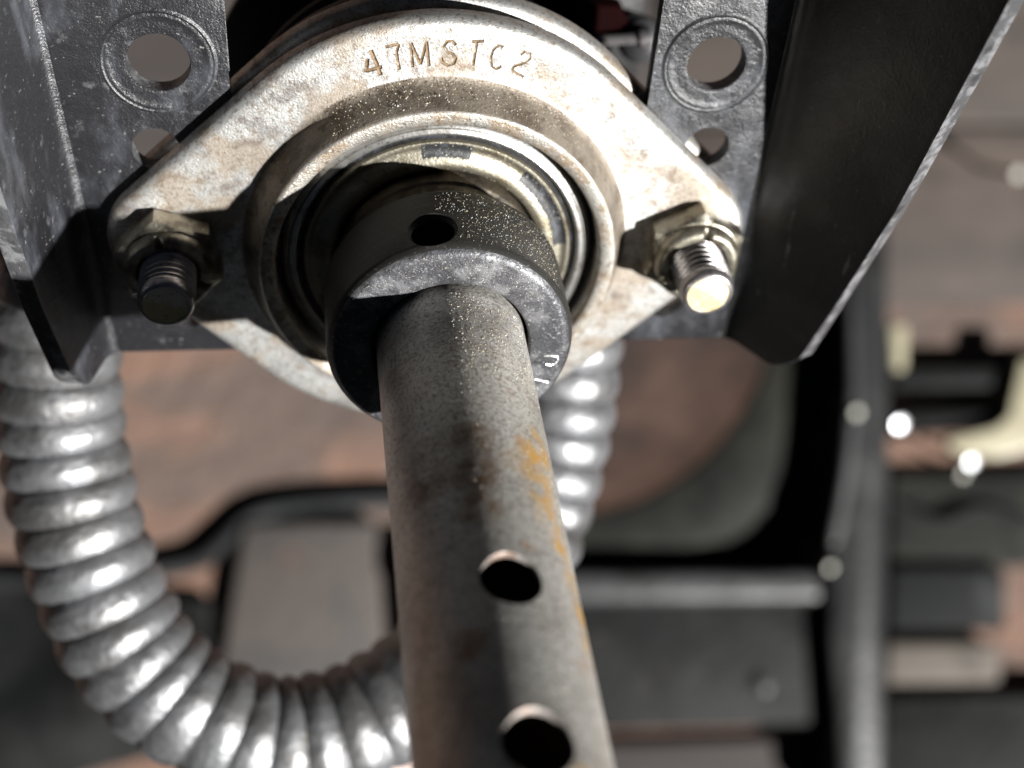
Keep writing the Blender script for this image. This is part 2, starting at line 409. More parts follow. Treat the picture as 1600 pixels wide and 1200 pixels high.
def wing(side):
    """bent-up side of the channel: a sheet with a bend, rounded lower corner and thickness"""
    def foot(y):
        return Vector((XL(y), y, ZP)) if side < 0 else Vector((XR(y), y, ZP))
    if side < 0:
        E = [(-0.655, -0.29, 0.09), (-0.692, -0.013, 0.14), (-0.707, 0.28, 0.21), (-0.74, 0.95, 0.40)]
    else:
        E = [(0.693, -0.29, 0.09), (0.74, -0.07, 0.13), (0.774, 0.203, 0.20), (0.783, 0.483, 0.28), (0.797, 0.663, 0.32), (0.82, 0.95, 0.40)]
    def edge(y):
        for a, b in zip(E, E[1:]):
            if y <= b[1] or b is E[-1]:
                t = (y - a[1]) / (b[1] - a[1])
                return Vector(a).lerp(Vector(b), t)
    NU, NV = 26, 48
    ybot = -0.27
    bm = bmesh.new()
    grid = []
    for j in range(NV + 1):
        row = []
        for i in range(NU + 1):
            u = i / NU
            # lower border: straight at the plate, rounded towards the free edge
            yb = ybot + 0.010 * u + (0.055 * max(0.0, (u - 0.62) / 0.38) ** 2.6)
            y = yb + (0.95 - yb) * (j / NV) ** 1.5
            f, e = foot(y), edge(y)
            d = e - f
            d.y = 0
            L = d.length
            dn = d / L
            rb = 0.032
            # bend: from the plate direction to the wing direction
            tin = Vector((-side, 0, 0))
            if u < 0.3:
                t = u / 0.3
                p0, p1, p2 = f + tin * rb * 0.55, f, f + dn * rb
                p = p0 * (1 - t) ** 2 + p1 * 2 * t * (1 - t) + p2 * t * t
            else:
                t = (u - 0.3) / 0.7
                p = f + dn * (rb + (L - rb) * t)
            row.append(bm.verts.new(p))
        grid.append(row)
    for j in range(NV):
        for i in range(NU):
            bm.faces.new((grid[j][i], grid[j][i + 1], grid[j + 1][i + 1], grid[j + 1][i]))
    bmesh.ops.recalc_face_normals(bm, faces=bm.faces)
    # the inner face must look at the shaft
    c = bm.faces[:][len(bm.faces) // 2]
    if c.normal.x * side > 0:
        bmesh.ops.reverse_faces(bm, faces=bm.faces)
    me = bpy.data.meshes.new('side_wing')
    bm.to_mesh(me)
    bm.free()
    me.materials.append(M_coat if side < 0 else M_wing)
    me.materials.append(M_edge)
    o = bpy.data.objects.new('tmp', me)
    COL.objects.link(o)
    s = o.modifiers.new('s', 'SOLIDIFY')
    s.thickness, s.offset, s.material_offset_rim = 0.038, -1, 1
    s.use_even_offset = True
    bv = o.modifiers.new('b', 'BEVEL')
    bv.width, bv.segments, bv.limit_method, bv.angle_limit = 0.012, 3, 'ANGLE', R_(50)
    out = bpy.data.meshes.new_from_object(o.evaluated_get(bpy.context.evaluated_depsgraph_get()))
    bpy.data.objects.remove(o)
    smooth(out, 50)
    p = link('side_wing', out, bracket)
    p['label'] = 'left wing, lit and dusty with a dark tip' if side < 0 else 'right wing, black inside with a bright chipped edge'
wing(-1)
wing(1)

# ------------------------------------------------------------------ bearing flange
def hull_outline(cx, cy, R, ex, ey, er, n=300):
    """outline of the convex hull of a disc and two ear discs, as points with normals"""
    best = []
    for k in range(n):
        a = 2 * math.pi * k / n
        d = Vector((math.cos(a), math.sin(a)))
        best.append(a)
    circ = [(cx, cy, R), (cx - ex, cy + ey, er), (cx + ex, cy + ey, er)]
    pts = []
    for k in range(2400):
        a = 2 * math.pi * k / 2400
        d = Vector((math.cos(a), math.sin(a)))
        c = max(circ, key=lambda q: q[0] * d.x + q[1] * d.y + q[2])
        pts.append((Vector((c[0], c[1])) + d * c[2], d))
    # even spacing along the perimeter
    P = [p for p, d in pts] + [pts[0][0]]
    D = [d for p, d in pts] + [pts[0][1]]
    acc = [0.0]
    for a, b in zip(P, P[1:]):
        acc.append(acc[-1] + (b - a).length)
    tot, out, j = acc[-1], [], 0
    for k in range(n):
        s = tot * k / n
        while acc[j + 1] < s:
            j += 1
        t = 0 if acc[j + 1] == acc[j] else (s - acc[j]) / (acc[j + 1] - acc[j])
        out.append((P[j].lerp(P[j + 1], t), D[j].lerp(D[j + 1], t).normalized()))
    return out

def flange_mesh(name, off, m, th, hub, N=288, R=0.445):
    H = hull_outline(-0.004 + off, 0.013, R, 0.470, 0.006, 0.118, N)
    angs = [math.atan2(p.y, p.x) for p, d in H]
    bm = bmesh.new()
    rows = []
    for (r, z) in hub:
        rows.append([bm.verts.new((r * math.cos(a), r * math.sin(a), z)) for a in angs])
    for (ins, z) in [(0.05, 0), (0.020, 0), (0.013, -0.0012), (0.007, -0.0045), (0.002, -0.011), (0, -0.018), (0, -th + 0.003), (0.003, -th)]:
        row = []
        for p, d in H:
            q = p - d * ins
            row.append(bm.verts.new((q.x, q.y, z)))
        rows.append(row)
    rows.append([bm.verts.new((0.37 * math.cos(a), 0.37 * math.sin(a), -th)) for a in angs])
    n = len(rows)
    for i in range(n):
        a, b = rows[i], rows[(i + 1) % n]
        for k in range(N):
            bm.faces.new((a[k], a[(k + 1) % N], b[(k + 1) % N], b[k]))
    return finish(bm, name, m, 40)

housing = thing('bearing_flange', 'pale zinc two bolt bearing flange with tan rust stains and stamped 47MSTC2', 'flange')
HUB = [(0.294, -0.04), (0.294, 0.055), (0.2955, 0.0615), (0.299, 0.0645), (0.308, 0.0660), (0.3165, 0.0672), (0.3205, 0.0668), (0.3235, 0.0640), (0.3265, 0.058), (0.330, 0.050), (0.3365, 0.030), (0.342, 0.012), (0.347, 0.005), (0.354, 0.0015), (0.362, 0.0)]
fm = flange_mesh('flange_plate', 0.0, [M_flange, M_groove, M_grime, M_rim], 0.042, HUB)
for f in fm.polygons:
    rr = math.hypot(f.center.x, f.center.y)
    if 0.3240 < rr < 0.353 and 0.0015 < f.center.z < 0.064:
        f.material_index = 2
    elif 0.29 < rr < 0.3195 and f.center.z > 0.05:
        f.material_index = 3
STROKES = [[(-0.1238, 0.4017), (-0.1147, 0.3785), (-0.1065, 0.3551)], [(-0.1287, 0.3862), (-0.1316, 0.3607)], [(-0.1316, 0.3629), (-0.1046, 0.3708)], [(-0.1, 0.4072), (-0.0772, 0.4128)], [(-0.0772, 0.4128), (-0.0809, 0.3974), (-0.0754, 0.3653)], [(-0.0533, 0.3698), (-0.0574, 0.4151)], [(-0.0574, 0.4151), (-0.0403, 0.3754)], [(-0.0403, 0.3754), (-0.0311, 0.4174)], [(-0.0311, 0.4174), (-0.0256, 0.3721)], [(0.0179, 0.4111), (0.0116, 0.4187), (0.0026, 0.4176), (-0.0021, 0.4088), (0.0033, 0.4), (0.0136, 0.3945), (0.019, 0.3868), (0.0164, 0.3774), (0.0064, 0.3738), (-0.003, 0.3789), (-0.0059, 0.3878)], [(0.0448, 0.4178), (0.0649, 0.419)], [(0.0529, 0.4179), (0.0491, 0.3734)], [(0.0971, 0.4071), (0.0897, 0.4115), (0.0811, 0.4026), (0.078, 0.387), (0.0809, 0.3724), (0.0884, 0.3668), (0.0973, 0.3725)], [(0.1286, 0.3939), (0.1354, 0.3995), (0.1448, 0.3962), (0.1455, 0.3872), (0.1369, 0.3793), (0.1189, 0.3725)], [(0.1189, 0.3725), (0.1153, 0.3646)], [(0.1153, 0.3646), (0.1369, 0.3521)]]
bm = bmesh.new()
for i, s in enumerate(STROKES):
    rr = 0.0038 if i < 3 else (0.0030 if i < 11 else 0.0026)
    sweep(bm, [(x, y, 0.0004) for x, y in s], rr, 8)
fm = carve(fm, finish(bm, 'cut', M_groove), True, 40)
link('flange_plate', fm, housing)

rear = thing('rear_flange', 'thin rear flange half just behind the bracket, its rim bright at right', 'flange')
link('rear_plate', flange_mesh('rear_plate', 0.006, M_flange, 0.042, [(0.30, -0.04), (0.30, -0.004), (0.31, 0.0)], 192, 0.448), rear, Matrix.Translation((0.0, 0.0, -0.078)))

# ------------------------------------------------------------------ ball bearing inside the flange
bearing = thing('ball_bearing', 'sealed insert bearing with concentric steel and brassy rings inside the flange', 'bearing')
bm = bmesh.new()
lathe(bm, [(0.262, -0.06), (0.288, -0.04), (0.2885, 0.0), (0.284, 0.018), (0.279, 0.027), (0.272, 0.0305), (0.2705, 0.027), (0.269, 0.031), (0.262, 0.033), (0.258, 0.031), (0.2555, 0.022), (0.2555, -0.06)], 160, True)
link('outer_ring', finish(bm, 'outer_ring', M_race, 40), bearing)
bm = bmesh.new()
lathe(bm, [(0.2550, -0.02), (0.2550, 0.021), (0.250, 0.019), (0.247, 0.023), (0.2465, -0.02)], 128, True)
link('seal_lip', finish(bm, 'seal_lip', M_rub, 40), bearing)
bm = bmesh.new()
lathe(bm, [(0.246, -0.02), (0.246, 0.024), (0.243, 0.030), (0.238, 0.031), (0.234, 0.028), (0.230, 0.0265), (0.222, 0.027), (0.212, 0.033), (0.202, 0.036), (0.193, 0.035), (0.187, 0.030), (0.185, 0.020), (0.184, -0.02)], 160, True)
seal = link('seal_shield', finish(bm, 'seal_shield', M_seal, 50), bearing)
for a0, a1, r0, r1 in ((77, 99, 0.214, 0.2405), (6, 50, 0.214, 0.238)):
    bm = bmesh.new()
    n = 40
    prev = None
    pr = [(r0, None), ((r0 * 2 + r1) / 3, None), ((r0 + 2 * r1) / 3, None), (r1, None)]
    SH = [(0.246, 0.024), (0.243, 0.030), (0.238, 0.031), (0.234, 0.028), (0.230, 0.0265), (0.222, 0.027), (0.212, 0.033), (0.202, 0.036)]
    def zs(r):
        for (ra, za), (rb, zb) in zip(SH, SH[1:]):
            if rb <= r <= ra:
                return za + (zb - za) * (ra - r) / (ra - rb)
        return 0.03
    rows = []
    for k in range(n + 1):
        a = R_(a0 + (a1 - a0) * k / n)
        j0, j1 = random.uniform(-0.0015, 0.0015), random.uniform(-0.0015, 0.0015)
        rows.append([bm.verts.new((r * math.cos(a), r * math.sin(a), zs(r) + 0.0012)) for r in [r0 + j0] + [r0 + (r1 - r0) * q / 6 for q in range(1, 6)] + [r1 + j1]])
    for ra, rb in zip(rows, rows[1:]):
        for q in range(6):
            bm.faces.new((ra[q], ra[q + 1], rb[q + 1], rb[q]))
    link('paint_mark', finish(bm, 'paint_mark', M_rub, 60), seal)
bm = bmesh.new()
lathe(bm, [(0.135, -0.05), (0.181, -0.05), (0.181, 0.030), (0.177, 0.050), (0.172, 0.054), (0.172, 0.085), (0.178, 0.090), (0.178, 0.118), (0.135, 0.118)], 128, True)
link('inner_ring', finish(bm, 'inner_ring', M_ring_shade, 40), bearing)

# ------------------------------------------------------------------ locking collar
collar = thing('locking_collar', 'black oxide eccentric locking collar with set screw hole and worn grey face', 'collar', (0, 0, 0.12))
bm = bmesh.new()
prof = [(0.134, 0.0), (0.198, 0.0), (0.2045, 0.004), (0.2085, 0.011), (0.2105, 0.016), (0.2105, 0.158), (0.2095, 0.164), (0.2035, 0.172), (0.1985, 0.177), (0.1955, 0.1785), (0.190, 0.179), (0.143, 0.179), (0.137, 0.1765), (0.1335, 0.171)]
lathe(bm, prof, 160, True)
for f in bm.faces:
    zc = f.calc_center_median()
    if zc.z > 0.1705 and math.hypot(zc.x, zc.y) > 0.135:
        f.material_index = 1
cme = finish(bm, 'collar_body', [M_collar, M_cface, M_bore], 30)
bm = bmesh.new()
a = R_(99.5)
ax = (math.cos(a), math.sin(a), 0)
cyl_bm(bm, (0, 0, 0.122), ax, 0.036, 0.10, 0.30, 48)
bmesh.ops.create_cone(bm, cap_ends=True, segments=48, radius1=0.036, radius2=0.048, depth=0.012, matrix=Matrix.Translation(Vector(ax) * 0.2065 + Vector((0, 0, 0.122))) @ Vector(ax).to_track_quat('Z', 'Y').to_matrix().to_4x4())
cme = carve(cme, finish(bm, 'cut', M_collar), True, 30)
link('collar_body', cme, collar)
bm = bmesh.new()
lathe(bm, [(0.001, 0.0), (0.017, 0.0), (0.019, 0.012), (0.0345, 0.012), (0.0345, -0.02), (0.001, -0.02)], 32, True)
link('set_screw', finish(bm, 'set_screw', M_pulley, 40), collar, Matrix.Translation(Vector(ax) * 0.155 + Vector((0, 0, 0.122))) @ Vector(ax).to_track_quat('Z', 'Y').to_matrix().to_4x4())
MARKS = [[(0.161, -0.0203), (0.1661, -0.0188), (0.1739, -0.0191), (0.1846, -0.0211), (0.1866, -0.0295), (0.1821, -0.0378), (0.1745, -0.04), (0.165, -0.0372)], [(0.1482, -0.0713), (0.1603, -0.0752), (0.1726, -0.079)], [(0.1534, -0.0878), (0.1555, -0.0965)]]
for q in MARKS:
    bm = bmesh.new()
    sweep(bm, [(x, y, 0.1785) for x, y in q], [0.0026 * random.uniform(0.6, 1.25) for _ in q], 6)
    link('stamped_mark', finish(bm, 'stamped_mark', M_burr, 60), collar)

# ------------------------------------------------------------------ shaft
shaft = thing('steel_shaft', 'grey cross drilled steel shaft with orange rust streaks, coming towards the viewer', 'shaft', (0, 0, 0))
bm = bmesh.new()
Z = [-0.9, 0.1] + [0.2 + 0.1 * k for k in range(18)] + [1.97]
prof = [(0.127, z) for z in Z] + [(0.122, 1.98), (0.1205, 1.98), (0.1185, 1.97), (0.1185, -0.9)]
lathe(bm, prof, 128, True)
for f in bm.faces:
    c = f.calc_center_median()
    if math.hypot(c.x, c.y) < 0.1195:
        f.material_index = 2
sm = finish(bm, 'tube', [M_shaft, M_bore, M_inside], 40)
bm = bmesh.new()
for zc, r, an in ((0.929, 0.0425, 82.3), (1.187, 0.0455, 82.0), (1.46, 0.044, 82.0), (1.73, 0.044, 82.0)):
    a = R_(an)
    ax = Vector((math.cos(a), math.sin(a), 0))
    cyl_bm(bm, (0, 0, zc), ax, r, -0.3, 0.3, 56)
    bmesh.ops.create_cone(bm, cap_ends=True, segments=56, radius1=r, radius2=r + 0.005, depth=0.006, matrix=Matrix.Translation(ax * 0.1255 + Vector((0, 0, zc))) @ ax.to_track_quat('Z', 'Y').to_matrix().to_4x4())
sm = carve(sm, finish(bm, 'cut', M_bore), True, 32)
link('tube', sm, shaft)

# ------------------------------------------------------------------ bolts and lock nuts
def bolt_mesh():
    bm = bmesh.new()
    n, pitch, z0, z1 = 28, 0.0150, -0.09, 0.146
    steps = int((z1 - z0) / pitch * n)
    R1, R0 = 0.0500, 0.0425
    prof = [(R0, 0.0), (R0, 0.18), (R1, 0.46), (R1, 0.60), (R0, 0.88)]
    rows = []
    for i in range(steps + 1):
        a = 2 * math.pi * i / n
        zb = z0 + pitch * i / n
        rows.append([bm.verts.new((r * math.cos(a), r * math.sin(a), min(zb + t * pitch, z1))) for r, t in prof] + [None])
    for i in range(steps):
        for k in range(4):
            bm.faces.new((rows[i][k], rows[i + 1][k], rows[i + 1][k + 1], rows[i][k + 1]))
        if i + n <= steps:
            pass
    # join each turn to the next
    for i in range(steps - n):
        bm.faces.new((rows[i][4], rows[i + 1][4], rows[i + 1 + n][0], rows[i + n][0]))
    lathe(bm, [(0.0415, z1 - 0.03), (0.047, z1 - 0.012), (0.0492, z1 - 0.006), (0.0492, z1 + 0.001), (0.0475, z1 + 0.010), (0.0435, z1 + 0.0155), (0.040, z1 + 0.0162), (0.0385, z1 + 0.015)], 48)
    return finish(bm, 'shank', M_thread, 45)
def end_mesh():
    bm = bmesh.new()
    lathe(bm, [(0.0388, 0.1608), (0.036, 0.1602), (0.02, 0.1606), (0.006, 0.1600), (0.0, 0.1590)], 40)
    return finish(bm, 'end_face', M_bend, 60)
def nut_mesh():
    bm = bmesh.new()
    rows = []
    c = 0.098
    af = c * math.cos(R_(30))
    prof = [(0.052, 0.0, 0), (af * 0.985, 0.0, 0), (c, 0.006, 1), (c, 0.044, 1), (af * 0.98, 0.052, 0), (0.078, 0.054, 0)]
    S = 96
    for (r, z, hexa) in prof:
        row = []
        for k in range(S):
            a = 2 * math.pi * k / S
            aa = (a + math.pi / 6) % (math.pi / 3) - math.pi / 6
            rh = af / math.cos(aa)
            rr = min(rh, r) if hexa else min(r, rh)
            row.append(bm.verts.new((rr * math.cos(a), rr * math.sin(a), z)))
        rows.append(row)
    for a_, b_ in zip(rows, rows[1:]):
        for k in range(S):
            bm.faces.new((a_[k], a_[(k + 1) % S], b_[(k + 1) % S], b_[k]))
    return finish(bm, 'hex_body', M_nut, 28)
def crown_mesh():
    bm = bmesh.new()
    prof = [(0.080, 0.052), (0.0795, 0.064), (0.076, 0.073), (0.070, 0.077), (0.063, 0.0775), (0.056, 0.075), (0.0535, 0.068), (0.0525, 0.04)]
    rows = lathe(bm, prof, 120)
    # three pinched notches in the crown
    for i, row in enumerate(rows[2:6]):
        for k, v in enumerate(row):
            a = 2 * math.pi * k / 120
            for t in (R_(88), R_(208), R_(328)):
                dd = abs((a - t + math.pi) % (2 * math.pi) - math.pi)
                if dd < 0.13:
                    v.co.z -= 0.012 * (1 - dd / 0.13)
    return finish(bm, 'crown', M_nut, 50)
bm_, em_, nm_, cr_ = bolt_mesh(), end_mesh(), nut_mesh(), crown_mesh()
for sx, rot, lb, ln in ((-0.4815, 12, 'threaded bolt with dull amber end, in the shadow at left', 'dim olive lock nut on the shaded left bolt'),
                        (0.4815, -4, 'threaded bolt with bright pale yellow end, in full light at right', 'shiny plated lock nut with notched crown on the lit right bolt')):
    b = thing('bolt', lb, 'bolt', (sx, 0, 0), 'bolts through the bearing flange')
    rz = Matrix.Rotation(R_(rot), 4, 'Z')
    link('shank', bm_, b, rz)
    link('end_face', em_, b, rz)
    n_ = thing('lock_nut', ln, 'nut', (sx, 0, 0), 'lock nuts on the flange')
    link('hex_body', nm_, n_, rz)
    link('crown', cr_, n_, rz)

# ------------------------------------------------------------------ corrugated hose
HP = [(-0.745, -0.20, -0.37), (-0.75, -0.297, -0.319), (-0.765, -0.418, -0.258), (-0.77, -0.493, -0.221), (-0.767, -0.606, -0.163), (-0.747, -0.733, -0.077), (-0.709, -0.855, 0.008), (-0.658, -0.962, 0.083), (-0.586, -1.048, 0.144), (-0.476, -1.116, 0.197), (-0.324, -1.17, 0.222), (-0.16, -1.165, 0.196), (-0.018, -1.13, 0.132), (0.107, -1.101, 0.038), (0.204, -1.01, -0.063), (0.274, -0.899, -0.172), (0.321, -0.775, -0.27), (0.346, -0.645, -0.351), (0.353, -0.512, -0.424), (0.351, -0.387, -0.506), (0.35, -0.25, -0.6)]
C = catmull(HP, 40)
acc = [0.0]
for a, b in zip(C, C[1:]):
    acc.append(acc[-1] + (b - a).length)
PITCH, STEP = 0.077, 0.077 / 12
pts, rad = [], []
j, s = 0, 0.0
RIB = [random.uniform(0.9, 1.12) for _ in range(80)]
SKEW = [random.uniform(-0.05, 0.05) for _ in range(80)]
while s < acc[-1] - 1e-4:
    while acc[j + 1] < s:
        j += 1
    t = (s - acc[j]) / (acc[j + 1] - acc[j])
    pts.append(C[j].lerp(C[j + 1], t))
    ph = (s / PITCH) % 1.0
    kk = int(s / PITCH)
    ph = min(1.0, max(0.0, ph + SKEW[kk] * ph * (1 - ph) * 3))
    rad.append(0.1255 + 0.0125 * RIB[kk] * abs(math.sin(math.pi * ph)) ** 0.75 + 0.0012 * math.sin(s * 37))
    s += STEP
bm = bmesh.new()
sweep(bm, pts, rad, 44)
for v in bm.verts:
    v.co += Vector((random.gauss(0, 1), random.gauss(0, 1), random.gauss(0, 1))) * 0.0006
hose = thing('corrugated_hose', 'silver corrugated metal hose looping down behind the shaft', 'hose', (0, 0, 0))
link('ribbed_tube', finish(bm, 'ribbed_tube', M_hose, 60), hose)

# ------------------------------------------------------------------ dark parts behind the flange
pul = thing('drive_pulley', 'black grooved drive pulley half hidden behind the bearing flange', 'pulley', (0, 0, 0))
for z, r, h in ((-0.23, 0.405, 0.03), (-0.36, 0.37, 0.03), (-0.52, 0.43, 0.04)):
    bm = bmesh.new()
    lathe(bm, [(0.14, -h), (r - 0.01, -h), (r, -h + 0.01), (r, -0.01), (r - 0.01, 0), (0.14, 0)], 128, True)
    link('pulley_disc', finish(bm, 'pulley_disc', M_pulley, 40), pul, Matrix.Translation((0, 0, z)))
bm = bmesh.new()
lathe(bm, [(0.129, -0.6), (0.30, -0.6), (0.30, -0.2), (0.129, -0.2)], 96, True)
link('pulley_hub', finish(bm, 'pulley_hub', M_pulley, 40), pul)

kn = thing('grip_ball', 'small grey oval rubber ball in the dark gap left of the right bracket holes', 'ball', (0.463, 0.172, -0.495))
bm = bmesh.new()
lathe(bm, [(0.0, -0.10), (0.030, -0.10), (0.034, -0.02), (0.044, -0.005), (0.050, 0.015), (0.044, 0.032), (0.030, 0.042), (0.0, 0.045)], 40)
link('ball_body', finish(bm, 'ball_body', M_rubber, 50), kn, Matrix.Rotation(R_(-35), 4, 'Y') @ Matrix.Rotation(R_(-20), 4, 'X'))
dh = thing('gear_housing', 'black gear housing filling the gap behind the flange at upper right', 'housing', (0.34, 0.22, -0.62))
bm = bmesh.new()
prism(bm, [(-0.2, -0.3), (0.16, -0.3), (0.16, 0.12), (0.10, 0.18), (-0.2, 0.18)], -0.15, 0.0, 0.02)
link('housing_case', finish(bm, 'housing_case', M_pulley, 40), dh)
bm = bmesh.new()
lathe(bm, [(0.0, 0.035), (0.05, 0.035), (0.055, 0.03), (0.055, 0.0)], 32)
link('shaft_cap', finish(bm, 'shaft_cap', M_pulley, 40), dh, Matrix.Translation((-0.06, 0.10, 0.0)))
rd = thing('red_lever', 'dark red painted lever in the gap above the flange', 'lever', (0.33, 0.22, -0.5))
bm = bmesh.new()
prism(bm, [(-0.10, -0.03), (0.09, -0.06), (0.11, -0.03), (0.08, 0.03), (-0.10, 0.035)], -0.03, 0.02, 0.01)
link('lever_arm', finish(bm, 'lever_arm', M_red, 40), rd)
sc_ = thing('machine_screw', 'tiny bright screw between the red lever and the grey ball', 'screw', (0.41, 0.19, -0.45))
bm = bmesh.new()
sweep(bm, [(-0.05, -0.01, -0.02), (0.04, 0.005, 0.0)], [0.012, 0.012], 14)
sweep(bm, [(0.04, 0.005, 0.0), (0.06, 0.01, 0.004)], [0.02, 0.018], 14)
link('screw_body', finish(bm, 'screw_body', M_thread, 40), sc_)

# ------------------------------------------------------------------ dust on the collar, the shaft and the flange wall
bm = bmesh.new()
def grain(p, r):
    q = Vector((random.gauss(0, 1), random.gauss(0, 1), random.gauss(0, 1))).normalized().to_track_quat('Z', 'Y').to_matrix()
    vs = [bm.verts.new(Vector(p) + q @ (Vector(d) * r * random.uniform(0.7, 1.3))) for d in ((1, 0, 0), (-1, 0, 0), (0, 1, 0), (0, -1, 0), (0, 0, 1), (0, 0, -1))]
    for a_, b_, c_ in ((0, 2, 4), (2, 1, 4), (1, 3, 4), (3, 0, 4), (2, 0, 5), (1, 2, 5), (3, 1, 5), (0, 3, 5)):
        bm.faces.new((vs[a_], vs[b_], vs[c_]))
def cylgrain(r, z0, z1, a0, a1, n, s=(0.0005, 0.0014)):
    for _ in range(n):
        a_ = R_(random.uniform(a0, a1))
        z = random.uniform(z0, z1)
        rr = r(z) if callable(r) else r
        if r == 0.211 and math.hypot(rr * (a_ - R_(99.5)), z - 0.242) < 0.05:
            continue
        grain((rr * math.cos(a_), rr * math.sin(a_), z), random.uniform(*s))
cylgrain(0.211, 0.14, 0.28, 30, 97, 850, (0.0002, 0.0010))
cylgrain(0.1272, 0.305, 0.5, 25, 97, 460, (0.0003, 0.0013))
cylgrain(0.1272, 0.5, 0.86, 22, 96, 300, (0.0003, 0.0011))
cylgrain(0.1272, 0.985, 1.13, 15, 90, 26)
cylgrain(lambda z: 0.3245 + (0.06 - z) / 0.058 * 0.0325, 0.004, 0.058, 45, 125, 420)
for _ in range(180):
    a_, r = R_(random.uniform(35, 150)), random.uniform(0.145, 0.2)
    grain((r * math.cos(a_), r * math.sin(a_), 0.2995), random.uniform(0.0005, 0.0011))
for _ in range(260):
    a_, r = R_(random.uniform(20, 120)), random.uniform(0.19, 0.245)
    grain((r * math.cos(a_), r * math.sin(a_), 0.034), random.uniform(0.0005, 0.0012))
dust = link('dust_grains', finish(bm, 'dust_grains', M_dust, 80))
dust.matrix_world = M
tag(dust, 'pale dust grains clinging to the collar, shaft and flange', 'dust', kind='stuff')

# ------------------------------------------------------------------ blurred things on the ground
st = [(-2.291, -0.846), (-1.529, -0.893), (-1.232, -0.85), (-0.932, -0.795), (-0.779, -0.679), (-0.586, -0.534), (-0.279, -0.477), (0.264, -0.471), (0.975, -0.487)]
bm = bmesh.new()
sweep(bm, [(p.x, p.y, 0.06) for p in catmull([(x, y, 0) for x, y in st], 5)], 0.062, 16)
tag(link('rubber_cable', finish(bm, 'rubber_cable', M_darkstrap, 50)), 'thick black rubber cable bending round the grey brown block', 'cable')
block('weathered_block', 'square grey brown weathered block inside the loop of the hose', 'block', [(-0.674, -0.575), (0.14, -0.60), (0.177, -1.605), (-0.838, -1.499)], 0, 0.15, M_blk, 0.05)
block('charcoal_sheet', 'low charcoal sheet under the lower left of the hose', 'sheet', [(-3.2, -0.80), (-1.55, -0.95), (-1.157, -0.985), (-0.86, -1.02), (-0.87, -1.668), (-1.177, -1.926), (-3.2, -2.35)], 0, 0.10, M_char, 0.04)
block('pink_slab', 'small very pale pink slab at the bottom edge beside the shaft', 'slab', [(-0.092, -1.964), (0.55, -2.011), (0.53, -2.573), (-0.184, -2.513)], 0, 0.1, M_pink, 0.03)

fr = bpy.data.objects.new('dark_chassis', None)
COL.objects.link(fr)
fr.location = (1.8, -1.2, 0)
tag(fr, 'charcoal chassis with upright post and grey lip in front of the dusty wheel', 'chassis')
def fpart(name, outline, z0, z1, m, bev=0.04):
    bm = bmesh.new()
    prism(bm, [(x - 1.8, y + 1.2) for x, y in outline], z0, z1, bev, 4)
    return link(name, finish(bm, name, m, 50), fr)
fpart('front_panel', [(0.30, -1.00), (2.95, -1.12), (3.0, -1.975), (0.30, -1.88)], 0, 0.28, M_char, 0.05)
fpart('top_lip', [(0.30, -0.905), (2.902, -1.025), (2.875, -1.214), (0.30, -1.10)], 0.20, 0.36, M_lip, 0.05)
fpart('floor_plate', [(1.0, -0.9), (2.85, -0.98), (3.1, 0.3), (3.1, 1.2), (2.7, 1.2), (1.6, -0.4)], 0.0, 0.012, M_tyre, 0.0)
fpart('post', [(3.118, 1.528), (3.412, 1.526), (3.285, -0.28), (3.222, -1.063), (3.155, -2.561), (2.834, -2.539), (2.857, -1.433), (2.814, -1.045), (2.891, -0.834), (2.988, -0.428), (3.069, 0.123)], 0.1, 0.42, M_post, 0.07)
fpart('post_highlight', [(3.11, 1.2), (3.15, 1.2), (3.12, 0.13), (3.045, -0.43), (2.95, -0.83), (2.90, -0.88), (2.865, -0.84), (2.975, -0.42), (3.055, 0.14)], 0.3, 0.435, M_lip, 0.018)  # added lighter strip, a highlight painted along the left of the post
block('wooden_board', 'dark brown board at the bottom edge, in front of the charcoal chassis', 'board', [(0.56, -1.995), (3.15, -2.08), (3.1, -3.3), (0.54, -3.3)], 0, 0.08, M_plank_dark)
pan = bpy.data.objects.new('curved_pan', None)
COL.objects.link(pan)
pan.location = (1.3, 0.8, 0.0)
tag(pan, 'curved rust brown pan with a wide dusty grey green rim, right of the shaft', 'pan')
def arc(name, prof, a0, a1, m, n=60):
    bm = bmesh.new()
    rows = []
    for k in range(n + 1):
        a = R_(a0 + (a1 - a0) * k / n)
        rows.append([bm.verts.new((r * math.cos(a), r * math.sin(a), z)) for r, z in prof])
    for ra, rb in zip(rows, rows[1:]):
        for q in range(len(prof)):
            bm.faces.new((ra[q], rb[q], rb[(q + 1) % len(prof)], ra[(q + 1) % len(prof)]))
    bm.faces.new(rows[0])
    bm.faces.new(rows[-1][::-1])
    link(name, finish(bm, name, m, 50), pan)
arc('pan_rim', [(1.44, 0.02), (1.93, 0.02), (1.95, 0.06), (1.92, 0.12), (1.80, 0.16), (1.55, 0.15), (1.44, 0.11)], -102, 8, M_tyre)
arc('pan_floor', [(0.5, 0.015), (1.438, 0.015), (1.438, 0.10), (1.30, 0.06), (0.9, 0.05), (0.5, 0.05)], -102, 8, M_wrim)

